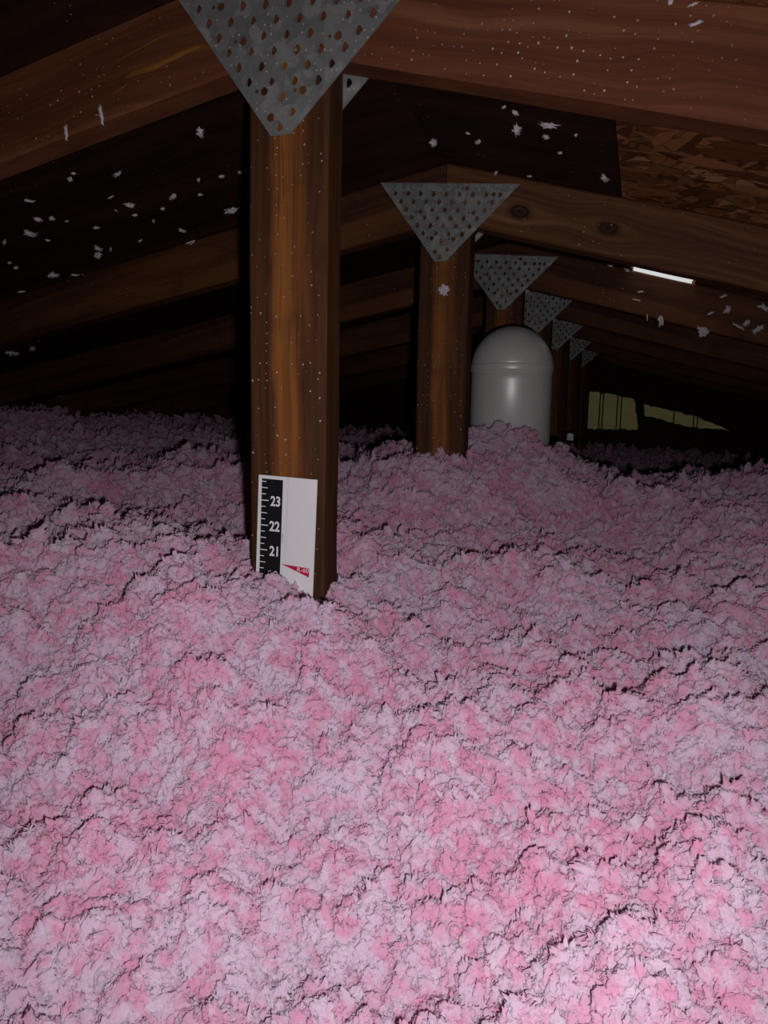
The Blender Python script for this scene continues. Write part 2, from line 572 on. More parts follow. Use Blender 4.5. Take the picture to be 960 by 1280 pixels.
def chord_mesh(side, seed):
    a = aR if side > 0 else aL
    w0, w1 = (-TT, 0.0) if side > 0 else (0.0, TT)
    # the ridge cut is plumb: at the top corner u = 0, at the bottom corner it runs past by CH*tan(a)
    me = timber('top_chord', LR if side > 0 else LL, 0.0, CH, w0, w1, n=44, shear=-math.tan(a), seed=seed)
    for v in me.vertices:
        if v.co.x < 0.02:
            v.co.x += CH * math.tan(a) + 0.0008
    return me


POST_BOT, POST_TOP = 0.04, RZ - 0.085
pm_post = timber('king_post', POST_TOP - POST_BOT, -0.048, 0.048, 0.0, TT, n=24, seed=2)
pm_post.materials.append(M_POST)
bot_me = timber('bottom_chord', XR - XL - .02, 0.0, 0.04, 0.0, TT, n=10, seed=5)
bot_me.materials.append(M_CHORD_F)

# ---- punched gusset plate, drawn in the plane of the truss
PB0, PB1 = Vector((-0.0165, 0.2771)), Vector((0.0045, 0.2771))
PL, PR = Vector((-0.1260, 0.4240)), Vector((0.1350, 0.4020))
e1 = (PR - PL).normalized()
e2 = Vector((-e1.y, e1.x))
p0 = (PB0 + PB1) / 2


def P2(p):                         # truss plane -> plate frame
    d = p - p0
    return (d.dot(e1), d.dot(e2))


outline = [P2(PB0), P2(PB1), P2(PR), P2(PL)]
top_y = (P2(PL)[1] + P2(PR)[1]) / 2
HOLE = [(-0.0024, 0.0050), (0.0006, 0.0042), (0.0034, 0.0006), (0.0030, -0.0012), (0.0004, -0.0042), (-0.0024, -0.0050), (-0.0034, -0.0018), (-0.0034, 0.0018)]


def edge_clear(x, y, r):
    for i in range(4):
        a, b = outline[i], outline[(i + 1) % 4]
        ex, ey = b[0] - a[0], b[1] - a[1]
        l = math.hypot(ex, ey)
        if (ex * (y - a[1]) - ey * (x - a[0])) / l < r:
            return False
    return True


holes, rims = [], []
round_at = [(-0.012, 0.016), (-0.021, 0.040), (0.020, 0.040), (-0.048, 0.086), (0.052, 0.086), (-0.075, 0.118), (0.035, 0.128), (0.085, 0.118)]
rh = random.Random(4)
pitch_x, pitch_y = 0.0246, 0.0138
row = 0
y = 0.0070
while y < top_y - 0.006:
    off = (row % 2) * pitch_x * 0.5
    for k in range(-7, 8):
        x = k * pitch_x + off - 0.001
        if edge_clear(x, y, 0.0050):
            if all(math.hypot(x - a, y - b) > 0.0088 for a, b in round_at):
                s = rh.uniform(0.86, 1.02)
                holes.append([(x + p[0] * s, y + p[1] * s) for p in HOLE])
                rims.append((x, y, s))
    y += pitch_y
    row += 1
for (a, b) in round_at:
    if edge_clear(a, b, 0.006):
        holes.append([(a + 0.0041 * cos(t * pi / 5), b + 0.0041 * sin(t * pi / 5)) for t in range(10)])
        if all(math.hypot(a - 0.0082 - x, b - yy) > 0.0065 for x, yy, _ in rims) and edge_clear(a - 0.0082, b, 0.004):
            holes.append([(a - 0.0082 + 0.002 * cos(t * pi / 4), b + 0.002 * sin(t * pi / 4)) for t in range(8)])
vs, T = holed(outline, holes)
plate_me = sheet(vs, T, -0.0016, 0.0, 'gusset_plate')
plate_me.materials.append(M_GALV)
# rolled lips round the punched slots, one joined mesh of tiny burrs
LV, LF = [], []
for (x, y, s) in rims:
    b = len(LV)
    pts = [(-0.0004, 0.0056), (-0.0030, 0.0048), (-0.0039, 0.0018), (-0.0039, -0.0018), (-0.0030, -0.0048), (-0.0004, -0.0056)]
    for j, (a, c) in enumerate(pts):
        h = (0.0002, 0.0014, 0.0022, 0.0022, 0.0014, 0.0002)[j]
        LV.append((x + a * s - 0.0008, -0.0015, y + c * s))
        LV.append((x + a * s + 0.0002, -0.0016 - h, y + c * s * 0.93))
        LV.append((x + a * s + 0.0010, -0.0010, y + c * s * 0.88))
    for j in range(5):
        q = b + j * 3
        LF += [(q, q + 3, q + 4, q + 1), (q + 1, q + 4, q + 5, q + 2)]
lip_me = pymesh('punched_teeth', LV, LF)
lip_me.materials.append(M_GALV)

plate_frame = Matrix(((e1.x, 0, e2.x, p0.x), (0, 1, 0, 0), (e1.y, 0, e2.y, p0.y + EYE), (0, 0, 0, 1)))

truss_labels = [
    'brown timber roof truss whose post carries the printed depth ruler',
    'roof truss with two round knots in its chord, right behind the ruler post',
    'dim roof truss just behind the pale vent pipe',
    'dark roof truss, fourth counting from the ruler post along the ridge',
    'dark roof truss, fifth counting from the ruler post along the ridge',
    'dark roof truss, sixth counting from the ruler post along the ridge',
    'dark roof truss, nearest to the far gable wall']
TRUSS_Y = [Y1 + DY * i for i in range(7)]
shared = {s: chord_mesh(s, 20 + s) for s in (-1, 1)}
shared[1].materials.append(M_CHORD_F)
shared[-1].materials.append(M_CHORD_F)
trusses = []
for i, ty in enumerate(TRUSS_Y):
    dx = -0.016 if i == 0 else 0.0
    dz = 0.018 if i == 0 else (-0.006 if i > 1 else 0.0)
    lift = 0.032 if i == 0 else (-0.010 if i > 1 else 0.0)
    t = tag(empty('roof_truss', (RX + dx, ty, 0)), truss_labels[i], 'truss', 'roof trusses along the ridge')
    po = link('king_post', pm_post, None, t, frame(Vector((0, 0, 1)), Vector((1, 0, 0)), Vector((0, 1, 0)), Vector((0, 0, POST_BOT + dz))))
    if i == 0:
        meR, meL = chord_mesh(1, 3), chord_mesh(-1, 8)
        meR.materials.append(M_CHORD_R)
        meL.materials.append(M_CHORD_L)
    elif i == 1:
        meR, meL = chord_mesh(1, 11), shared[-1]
        meR.materials.append(M_CHORD_K)
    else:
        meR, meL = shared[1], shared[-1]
    cr = link('top_chord', meR, None, t, chord_matrix(1, lift))
    cl = link('top_chord', meL, None, t, chord_matrix(-1, lift))
    link('bottom_chord', bot_me, None, t, Matrix.Translation((XL - RX - dx + .01, 0, 0)))
    for yy in (-0.0022, TT + 0.0036):
        m = Matrix.Translation((0, yy, dz)) @ plate_frame
        if i == 0:
            m = m @ Matrix.Diagonal((1.12, 1, 1.12, 1))
        pl = link('gusset_plate', plate_me, None, t, m)
        if i < 3 and yy < 0:
            tag(link('punched_teeth', lip_me, None, pl, Matrix.Identity(4)), kind='stuff')
    trusses.append(t)
    if i == 0:
        cl0, cr0 = cl, cr


# split grain on the left chord of the first truss
def on_chord(ob, tr, px, py):
    p = onY(px, py, Y1)
    w = Vector((p.x, Y1, p.z + EYE))
    return (Matrix.Translation(tr.location) @ chord_matrix(-1, 0.032)).inverted() @ w


def splinter(path, widths, h, mat):
    pts = [on_chord(cl0, trusses[0], *p) for p in path]
    V, F = [], []
    for i, p in enumerate(pts):
        w = widths[i]
        j = random.uniform(-1, 1) * 0.0006
        V += [(p.x, p.y - w + j, 0.0006), (p.x, p.y - w * .3, -h), (p.x, p.y + w * .5, -h * .8), (p.x, p.y + w + j, 0.0006)]
    for i in range(len(pts) - 1):
        for k in range(3):
            F.append((i * 4 + k, i * 4 + k + 1, i * 4 + k + 5, i * 4 + k + 4))
    F += [(0, 1, 2, 3), tuple(len(V) - 4 + k for k in (3, 2, 1, 0))]
    bm = bmesh.new()
    bv = [bm.verts.new(v) for v in V]
    for f in F:
        bm.faces.new([bv[i] for i in f])
    link('wood_splinter', bmmesh('wood_splinter', bm), mat, cl0)


splinter([(158, 98), (166, 93), (178, 89), (192, 83), (205, 77), (218, 70), (234, 62), (250, 57), (263, 58)], [.0008, .003, .0032, .0044, .004, .0046, .0036, .003, .001], 0.0035, M_SPLINT)
splinter([(130, 87), (160, 68), (190, 52), (215, 40), (244, 30)], [.0003, .0007, .0007, .0008, .0004], 0.0012, M_SPLINT)
splinter([(141, 117), (150, 111), (160, 104)], [.0002, .0008, .0004], 0.0012, M_SPLINT)

# ------------------------------------------------------------------ insulation depth ruler on the first post
K = 0.0741 / 449.0                 # metres per drawing unit, across
KV = 0.0001530                     # and down
tl = onY(325, 593, Y1)
tilt = radians(2.0)
ruler = tag(empty('depth_ruler', (tl.x, Y1 - 0.0016, tl.z + EYE)), 'white card depth ruler with black inch scale fixed to the front post', 'ruler')
ruler.rotation_euler = (0, tilt, 0)
HT = 1500


def card(name, poly, d0, d1, mat):
    me = prism([(u * K, -v * KV) for u, v in poly], -d1, -d0, name)
    return link(name, me, mat, ruler)


card('card', [(0, 0), (449, 0), (449, HT), (0, HT)], 0.0, 0.0012, M_WHITE)
card('inch_scale', [(27, 26), (190, 26), (190, HT - 20), (27, HT - 20)], 0.0011, 0.0014, M_BLACK)
bm = bmesh.new()
q = 47.7
for k in range(-3, 26):
    v = 190 + k * q
    ln = 58 if k % 4 == 0 else (46 if k % 2 == 0 else 34)
    h = 3.6 if k % 4 == 0 else 3.0
    vs4 = [bm.verts.new((a * K, -0.00155, -b * KV)) for a, b in ((27, v - h), (27 + ln, v - h), (27 + ln, v + h), (27, v + h))]
    bm.faces.new(vs4)
link('tick_marks', bmmesh('tick_marks', bm), M_WHITE, ruler)


def text(name, s, u, v, h, mat, sx=1.0, bold=0.0, d=0.0016):
    c = bpy.data.curves.new(name, 'FONT')
    c.body = s
    c.size = 1.0
    c.offset = bold
    c.align_x = 'CENTER'
    c.align_y = 'BOTTOM_BASELINE' if hasattr(c, 'x') else 'BOTTOM'
    c.resolution_u = 6
    ob = bpy.data.objects.new('tmp', c)
    COL.objects.link(ob)
    dg = bpy.context.evaluated_depsgraph_get()
    dg.update()
    me = bpy.data.meshes.new_from_object(ob.evaluated_get(dg))
    bpy.data.objects.remove(ob)
    bpy.data.curves.remove(c)
    co = np.array([x.co[:] for x in me.vertices])
    lo3, hi3 = co.min(0), co.max(0)
    sc = h * KV / (hi3[1] - lo3[1])
    for x in me.vertices:
        p = x.co.copy()
        x.co = ((p.x - (lo3[0] + hi3[0]) / 2) * sc * sx, 0, (p.y - (lo3[1] + hi3[1]) / 2) * sc)
    me.name = name
    me.materials.clear()
    return link(name, me, mat, ruler, Matrix.Translation((u * K, -d, -v * KV)))


for k, s in enumerate(('23', '22', '21', '20', '19', '18', '17')):
    text('inch_number', s, 137, 191 + k * 191.3, 78, M_WHITE, 0.84, 0.028)
# crimson wedge with its rating
w0 = 690
card('rating_wedge', [(196, w0 - 25), (415, w0 - 17), (415, w0 + 52)], 0.0011, 0.0014, M_RED)
text('rating', 'R-60', 368, w0 + 1, 33, M_WHITE, 1.1, 0.0)
card('fold_line', [(228, 8), (229.5, 8), (229.5, 655), (228, 655)], 0.0011, 0.00125, M_GREYL)
card('fold_line', [(200, 430), (203, 430), (203, 505), (200, 505)], 0.0011, 0.00125, M_BLACK)

# ------------------------------------------------------------------ vent pipe behind the second post, its round top shaped after a flash orb
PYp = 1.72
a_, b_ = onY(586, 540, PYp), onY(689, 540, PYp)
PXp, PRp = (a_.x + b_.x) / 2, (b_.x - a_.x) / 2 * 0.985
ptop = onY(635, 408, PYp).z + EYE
vent = tag(empty('vent_pipe', (PXp, PYp, EYE - .17)), 'pale vent pipe half buried in insulation behind the second post, its added round top imitating a flash orb', 'pipe')


def lathe(name, prof, mat, n=48):
    V, F = [], []
    for (r, z) in prof:
        for k in range(n):
            t = 2 * pi * k / n
            V.append((r * cos(t), r * sin(t), z - EYE + .17))
    for i in range(len(prof) - 1):
        for k in range(n):
            F.append((i * n + k, i * n + (k + 1) % n, (i + 1) * n + (k + 1) % n, (i + 1) * n + k))
    F.append(tuple(range(n))[::-1])
    F.append(tuple((len(prof) - 1) * n + k for k in range(n)))
    bm = bmesh.new()
    bv = [bm.verts.new(v) for v in V]
    for f in F:
        bm.faces.new([bv[i] for i in f])
    bmesh.ops.remove_doubles(bm, verts=bm.verts[:], dist=1e-6)
    return link(name, bmmesh(name, bm, True), mat, vent)


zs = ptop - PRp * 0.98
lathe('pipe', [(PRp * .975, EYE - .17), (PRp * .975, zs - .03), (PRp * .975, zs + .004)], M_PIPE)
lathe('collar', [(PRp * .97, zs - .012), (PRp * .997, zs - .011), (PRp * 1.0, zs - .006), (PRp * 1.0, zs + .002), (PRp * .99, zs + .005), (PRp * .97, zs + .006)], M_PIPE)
lathe('flash_orb_cap', [(PRp * .985 * cos(t), zs + (ptop - zs) * sin(t)) for t in np.linspace(0, pi / 2 - 0.02, 18)], M_PIPE)  # dome added to fill the bright disc of flash backscatter

# ------------------------------------------------------------------ insulation surface
CP = []


def cp(px, py, Y=None, R=None):
    d = ray(px, py)
    s = Y / d.y if Y else R / math.hypot(d.x, d.y)
    p = d * s
    CP.append((p.x, p.y, p.z))


for a in ((480, 1280, .40), (60, 1280, .42), (900, 1280, .42), (480, 1090, .50), (60, 1050, .54), (900, 1050, .55),
          (480, 900, .64), (100, 880, .70), (850, 880, .74), (270, 800, .70), (150, 745, .83), (20, 730, .90),
          (640, 800, .85), (700, 740, 1.02), (920, 760, 1.0), (560, 690, 1.12), (200, 655, 1.2), (60, 640, 1.3),
          (700, 655, 1.35), (900, 660, 1.4), (250, 590, 1.7), (100, 580, 2.0), (20, 534, 2.6), (200, 556, 2.5),
          (480, 592, 1.62), (460, 640, 1.3), (760, 606, 1.75), (850, 603, 1.9), (950, 600, 1.95)):
    cp(a[0], a[1], R=a[2])
for a in ((290, 740, .735), (325, 745, .735), (362, 755, .735), (400, 784, .74), (440, 782, .75), (490, 786, .76),
          (370, 775, .69), (520, 582, 1.37), (585, 582, 1.37), (550, 588, 1.33), (610, 545, 1.62), (650, 541, 1.60), (685, 566, 1.60)):
    cp(a[0], a[1], Y=a[2])
CP += [(-.42, .86, -.20), (-.30, .95, -.205), (-0.9, 3.2, -.16), (-1.6, 3.0, -.12), (0.3, 2.8, -.26), (1.2, 2.6, -.26), (-0.3, 2.6, -.22), (-.3, 4.9, -.20), (1.5, 4.9, -.3),
       (-2.2, 4.9, -.14), (-.4, -.2, -.36), (.5, -.2, -.36), (-1.2, 0, -.33), (1.2, .2, -.33), (0, -1.2, -.34), (-2, -1, -.3), (1.8, 1.2, -.27), (2.2, -.5, -.3), (-2.2, .9, -.14), (-.297, 1.86, -.1)]
CP = np.array(CP)


def tps_fit(P, lam=3e-4):
    n = len(P)
    d = np.linalg.norm(P[:, None, :2] - P[None, :, :2], axis=2)
    Kk = np.where(d > 0, d * d * np.log(np.maximum(d, 1e-9)), 0) + lam * np.eye(n)
    Q = np.c_[np.ones(n), P[:, :2]]
    A = np.block([[Kk, Q], [Q.T, np.zeros((3, 3))]])
    return np.linalg.solve(A, np.r_[P[:, 2], np.zeros(3)])


WT = tps_fit(CP)


def base_h(x, y):
    xc, yc = np.clip(x, -2.6, 2.3), np.clip(y, -1.2, 4.9)
    out = np.zeros_like(x)
    for i in range(0, x.size, 40000):
        a, b = xc[i:i + 40000], yc[i:i + 40000]
        d2 = (a[:, None] - CP[None, :, 0]) ** 2 + (b[:, None] - CP[None, :, 1]) ** 2
        k = 0.5 * d2 * np.log(np.maximum(d2, 1e-12))
        out[i:i + 40000] = k @ WT[:-3] + WT[-3] + WT[-2] * a + WT[-1] * b
    return np.clip(out, -0.42, 0.02)


def hsh(ix, iy, s):
    h = (ix * 374761393 + iy * 668265263 + s * 974634777) & 0x7fffffff
    h = ((h ^ (h >> 13)) * 1274126177) & 0x7fffffff
    h = h ^ (h >> 16)
    return (h & 0xffff) / 65535.0


def vnoise(x, y, f, s):
    X, Y = x * f, y * f
    ix, iy = np.floor(X).astype(np.int64), np.floor(Y).astype(np.int64)
    fx, fy = X - ix, Y - iy
    fx = fx * fx * (3 - 2 * fx)
    fy = fy * fy * (3 - 2 * fy)
    a, b, c, d = hsh(ix, iy, s), hsh(ix + 1, iy, s), hsh(ix, iy + 1, s), hsh(ix + 1, iy + 1, s)
    return (a * (1 - fx) + b * fx) * (1 - fy) + (c * (1 - fx) + d * fx) * fy - 0.5


def worley(x, y, f, s):
    X, Y = x * f, y * f
    ix, iy = np.floor(X).astype(np.int64), np.floor(Y).astype(np.int64)
    best = np.full(x.shape, 9.0)
    for i in (-1, 0, 1):
        for j in (-1, 0, 1):
            cx, cy = ix + i + hsh(ix + i, iy + j, s), iy + j + hsh(ix + i, iy + j, s + 17)
            best = np.minimum(best, (X - cx) ** 2 + (Y - cy) ** 2)
    return np.sqrt(best)


def full_h(x, y):
    h = base_h(x, y)
    wx = x + 0.02 * vnoise(x, y, 14, 5)
    wy = y + 0.02 * vnoise(x, y, 14, 6)
    r = np.hypot(x, y)
    far = np.clip((r - 0.5) / 1.5, 0, 1)
    h = h + 0.03 * vnoise(x + 3.1, y + 1.7, 3.4, 9) + (0.035 + 0.01 * far) * vnoise(wx, wy, 7, 1) + 0.030 * vnoise(wx, wy, 15, 2)
    h = h + 0.036 * (0.45 - worley(wx, wy, 20, 3)) + 0.013 * (0.45 - worley(wx, wy, 52, 4)) + 0.006 * vnoise(x, y, 110, 8)
    return h


def axis(lo_, hi_, c0, c1, fine, grow):
    out = list(np.arange(c0, c1, fine))
    s, x = fine, c1
    while x < hi_:
        out.append(x)
        s = min(s * grow, .06)
        x += s
    out.append(hi_)
    s, x = fine, c0
    pre = []
    while x > lo_:
        x -= s
        s = min(s * grow, .06)
        if x > lo_:
            pre.append(x)
    pre.append(lo_)
    return np.array(pre[::-1] + out)


gx = axis(XL + .01, XR - .01, -1.0, 0.5, 0.005, 1.02)
gy = axis(YF + .01, YB - .01, 0.15, 1.5, 0.005, 1.02)
GX, GY = np.meshgrid(gx, gy)
xs_, ys_ = GX.ravel(), GY.ravel()
zs_ = full_h(xs_, ys_) + EYE - 0.004


def roof_np(x, y):
    return EYE + 0.45 + np.where(x < RX, SL * (x - RX), -SR * (x - RX))


zs_ = np.minimum(zs_, roof_np(xs_, ys_) - 0.012)
nx, ny = len(gx), len(gy)
idx = np.arange(nx * ny).reshape(ny, nx)
quads_all = np.stack([idx[:-1, :-1], idx[:-1, 1:], idx[1:, 1:], idx[1:, :-1]], -1).reshape(-1, 4)

ctr = np.stack([xs_, ys_], 1)[quads_all].mean(1)
hole = np.hypot(ctr[:, 0] - PXp, ctr[:, 1] - PYp) < PRp - 0.006
for i, ty in enumerate(TRUSS_Y):
    hole |= (abs(ctr[:, 0] - RX + (0.016 if i == 0 else 0)) < 0.042) & (ctr[:, 1] > ty + .006) & (ctr[:, 1] < ty + TT - .006)
quads = quads_all[~hole]

# tuft positions: denser near the hatch where the fibres can be told apart
rng = np.random.default_rng(11)


def scatter(n, r0, r1, a0, a1, rad, spread):
    r = np.sqrt(rng.uniform(r0 * r0, r1 * r1, n))
    a = rng.uniform(radians(a0), radians(a1), n)
    x, y = r * np.sin(a), r * np.cos(a)
    keep = (x > XL + .05) & (x < XR - .05) & (y > YF + .05) & (y < YB - .03)
    x, y = x[keep], y[keep]
    s = np.minimum(rad * np.exp(rng.normal(0, spread, x.size)), rad * 2.0)
    z = full_h(x, y) + EYE + rng.uniform(-0.3, 0.75, x.size) * s
    return np.c_[x, y, z, s]


PT = np.concatenate([
    scatter(130000, 0.20, 0.95, -62, 32, 0.0031, 0.38),
    scatter(90000, 0.95, 1.7, -60, 25, 0.0048, 0.36),
    scatter(50000, 1.7, 3.0, -60, 22, 0.0080, 0.34),
    scatter(22000, 3.0, 5.5, -60, 40, 0.016, 0.3),
    scatter(45000, 0.20, 0.95, 32, 80, 0.0036, 0.36),
    scatter(35000, 0.95, 1.9, 25, 62, 0.0058, 0.36),
    scatter(9000, 0.0, 1.2, 32, 298, 0.009, 0.3),
    scatter(9000, 1.2, 3.4, 22, 300, 0.016, 0.3)])
# nothing inside timber, pipe or above the roof
xx, yy_, zz = PT[:, 0], PT[:, 1], PT[:, 2]
ok = zz < roof_np(xx, yy_) - 0.02
for i, ty in enumerate(TRUSS_Y):
    cx = RX - (0.016 if i == 0 else 0)
    ok &= ~((abs(xx - cx) < 0.053) & (yy_ > ty - 0.005) & (yy_ < ty + TT + .006))
ok &= ~(np.hypot(xx - PXp, yy_ - PYp) < PRp + .004)
PT = PT[ok]
npt = len(PT)
nb = nx * ny

me = bpy.data.meshes.new('loose_insulation')
me.vertices.add(nb + npt)
co = np.concatenate([np.c_[xs_, ys_, zs_], PT[:, :3]]).astype(np.float32)
me.vertices.foreach_set('co', co.ravel())
me.loops.add(len(quads) * 4)
me.loops.foreach_set('vertex_index', quads.ravel().astype(np.int32))
me.polygons.add(len(quads))
me.polygons.foreach_set('loop_start', np.arange(0, len(quads) * 4, 4, dtype=np.int32))
me.update(calc_edges=True)
me.polygons.foreach_set('use_smooth', np.ones(len(quads), bool))
sc_ = np.concatenate([np.zeros(nb), PT[:, 3]]).astype(np.float32)
at = me.attributes.new('tuft_size', 'FLOAT', 'POINT')
at.data.foreach_set('value', sc_)
rt = np.zeros((nb + npt, 3), np.float32)
rt[nb:] = rng.uniform(0, 2 * pi, (npt, 3))
at = me.attributes.new('tuft_turn', 'FLOAT_VECTOR', 'POINT')
at.data.foreach_set('vector', rt.ravel())
me.materials.append(M_FLUFF)
ins = link('loose_insulation', me)
tag(ins, 'pink and white loose-fill fibreglass fluff blanketing the attic floor', 'insulation', kind='stuff')


# ---- tuft shapes (unit size)
def lump(seed, stretch, amp, sub=3, hairs=70):
    bm = bmesh.new()
    bmesh.ops.create_icosphere(bm, subdivisions=sub, radius=1.0)
    o = Vector((seed * 7.3, seed * 3.1, seed * 1.7))
    for v in bm.verts:
        d = v.co.normalized()
        n1 = mnoise.noise(d * 1.3 + o)
        n2 = 0.45 - 1.3 * mnoise.voronoi(d * 1.7 + o * 2)[0][0] ** 2
        n3 = 0.35 - 1.3 * mnoise.voronoi(d * 3.6 + o * 3)[0][0] ** 2
        r = 0.85 + amp * (0.4 * n1 + 0.8 * n2 + 0.5 * n3)
        v.co = Vector((d.x * stretch[0], d.y * stretch[1], d.z * stretch[2])) * r
    # loose fibres standing out of the lump
    rr = random.Random(seed)
    src = [(v.co.copy(), v.co.normalized()) for v in bm.verts]
    for k in range(hairs):
        p, d = rr.choice(src)
        d = (d + Vector((rr.gauss(0, .7), rr.gauss(0, .7), rr.gauss(0, .7)))).normalized()
        e = d.orthogonal().normalized()
        e.rotate(Matrix.Rotation(rr.uniform(0, 2 * pi), 3, d))
        g = d.cross(e)
        L = rr.uniform(.2, .5)
        cv = rr.uniform(-.5, .5)
        w = rr.uniform(.025, .07)
        q = []
        for sx in (0.0, 0.5, 1.0):
            c = p * .93 + d * (L * sx) + e * (cv * L * sx * sx)
            q.append((bm.verts.new(c - g * w * (1 - .8 * sx)), bm.verts.new(c + g * w * (1 - .8 * sx))))
        for i in (0, 1):
            bm.faces.new((q[i][0], q[i][1], q[i + 1][1], q[i + 1][0]))
    return bmmesh('tuft', bm, True)


def curl(seed):
    rr = random.Random(seed)
    n, m = 12, 5
    bend = rr.uniform(1.2, 3.6)
    tw = rr.uniform(-1.5, 1.5)
    V, F = [], []
    for side in (0, 1):
        for i in range(n + 1):
            s = i / n
            a = (s - .5) * bend
            R = 2.2 / bend
            c = Vector((R * sin(a), 0, R * (1 - cos(a))))
            wd = 0.48 * (sin(pi * (0.08 + 0.86 * s)) ** .6) * (0.8 + 0.35 * mnoise.noise(Vector((s * 4, seed, 0))))
            for j in range(m + 1):
                q = (j / m - .5) * 2
                p = Vector((0, q * wd, 0.22 * (1 - q * q) * (1 if side == 0 else -.35) + 0.14 * mnoise.noise(Vector((s * 5, q * 2, seed + side)))))
                ca, sa = cos(tw * (s - .5)), sin(tw * (s - .5))
                p = Vector((p.x, p.y * ca - p.z * sa, p.y * sa + p.z * ca))
                V.append(c + p)
    st = (n + 1) * (m + 1)
    for side in (0, 1):
        for i in range(n):
            for j in range(m):
                a = side * st + i * (m + 1) + j
                f = (a, a + 1, a + m + 2, a + m + 1)
                F.append(f if side == 0 else f[::-1])
    return pymesh('tuft', V, F, True)


def shred(seed):
    """a small torn bundle: several bent fibres strips around a core"""
    rr = random.Random(seed)
    V, F = [], []
    for k in range(13):
        d = Vector((rr.gauss(0, 1), rr.gauss(0, 1), rr.gauss(0, 1))).normalized()
        e = d.orthogonal().normalized()
        e.rotate(Matrix.Rotation(rr.uniform(0, 2 * pi), 3, d))
        g = d.cross(e)
        L = rr.uniform(0.7, 1.5)
        wd = rr.uniform(0.10, 0.26)
        cv = rr.uniform(-.7, .7)
        b = len(V)
        for i in range(6):
            s = i / 5
            c = d * (L * s) + e * (cv * s * s) + g * (0.15 * sin(s * 5 + k))
            w = wd * (1 - 0.85 * s ** 2)
            V += [c - g * w, c + e * w * .6, c + g * w]
        for i in range(5):
            q = b + i * 3
            F += [(q, q + 1, q + 4, q + 3), (q + 1, q + 2, q + 5, q + 4), (q + 2, q, q + 3, q + 5)]
    return pymesh('tuft', V, F, True)


protos = []
for k in range(8):
    protos.append(lump(k + 1, [(1.25, .8, .7), (1.0, .9, .75), (1.5, .65, .6), (.9, .95, .8), (1.2, 1.0, .6), (1.8, .5, .5), (1.0, 1.0, .8), (1.4, .6, .6)][k], 0.95))
for k in range(2):
    protos.append(curl(k * 3 + 2))
for k in range(2):
    protos.append(shred(k * 5 + 1))
tuft_col = bpy.data.collections.new('tuft_shapes')   # never linked to the scene: only a source for the fluff
pobs = []
for k, pm in enumerate(protos):
    pm.materials.clear()
    pm.materials.append(M_FLUFF)
    o = bpy.data.objects.new('tuft', pm)
    tuft_col.objects.link(o)
    pobs.append(o)

ng = bpy.data.node_groups.new('scatter_tufts', 'GeometryNodeTree')
ng.interface.new_socket('Geometry', in_out='INPUT', socket_type='NodeSocketGeometry')
ng.interface.new_socket('Geometry', in_out='OUTPUT', socket_type='NodeSocketGeometry')
N, Lk = ng.nodes, ng.links
gi, go = N.new('NodeGroupInput'), N.new('NodeGroupOutput')
ci = N.new('GeometryNodeCollectionInfo')
ci.inputs['Collection'].default_value = tuft_col
ci.inputs['Separate Children'].default_value = True
ci.inputs['Reset Children'].default_value = True
a1 = N.new('GeometryNodeInputNamedAttribute')
a1.data_type = 'FLOAT'
a1.inputs['Name'].default_value = 'tuft_size'
a2 = N.new('GeometryNodeInputNamedAttribute')
a2.data_type = 'FLOAT_VECTOR'
a2.inputs['Name'].default_value = 'tuft_turn'
cmp_ = N.new('FunctionNodeCompare')
cmp_.data_type = 'FLOAT'
cmp_.operation = 'GREATER_THAN'
Lk.new(a1.outputs[0], cmp_.inputs[0])
cmp_.inputs[1].default_value = 0.0001
iop = N.new('GeometryNodeInstanceOnPoints')
iop.inputs['Pick Instance'].default_value = True
rv = N.new('FunctionNodeRandomValue')
rv.data_type = 'INT'
for sk in rv.inputs:
    if sk.type == 'INT' and sk.name == 'Min':
        sk.default_value = 0
    if sk.type == 'INT' and sk.name == 'Max':
        sk.default_value = len(protos) - 1
ri = [o for o in rv.outputs if o.type == 'INT'][0]
Lk.new(gi.outputs[0], iop.inputs['Points'])
Lk.new(cmp_.outputs[0], iop.inputs['Selection'])
Lk.new(ci.outputs[0], iop.inputs['Instance'])
Lk.new(ri, iop.inputs['Instance Index'])
er = N.new('FunctionNodeEulerToRotation')
Lk.new(a2.outputs[0], er.inputs[0])
Lk.new(er.outputs[0], iop.inputs['Rotation'])
Lk.new(a1.outputs[0], iop.inputs['Scale'])
jn = N.new('GeometryNodeJoinGeometry')
Lk.new(gi.outputs[0], jn.inputs[0])
Lk.new(iop.outputs[0], jn.inputs[0])
Lk.new(jn.outputs[0], go.inputs[0])
md = ins.modifiers.new('scatter_tufts', 'NODES')
md.node_group = ng

# ------------------------------------------------------------------ fluff stuck to timber and roof
stuck = [lump(18, (1.1, .9, .6), 1.9, 3, 40), lump(27, (1.5, .5, .5), 1.9, 3, 60), lump(21, (1.4, .8, .5), 1.6, 3), lump(24, (.9, 1.2, .5), 1.7, 3), lump(33, (1.6, .6, .5), 1.7, 3)]


def t_stuck():
    t = NT('dusty_white_fluff')
    pos = t.n('ShaderNodeNewGeometry').outputs['Position']
    c = t.mix(t.noise(pos, 300.0, 2.0), (0.62, 0.52, 0.56), (0.82, 0.76, 0.79))
    return t.surf(t.n('ShaderNodeBsdfDiffuse', {'Color': c}).outputs[0])


M_STUCK = t_stuck()
for m_ in stuck:
    m_.materials.clear()
    m_.materials.append(M_STUCK)


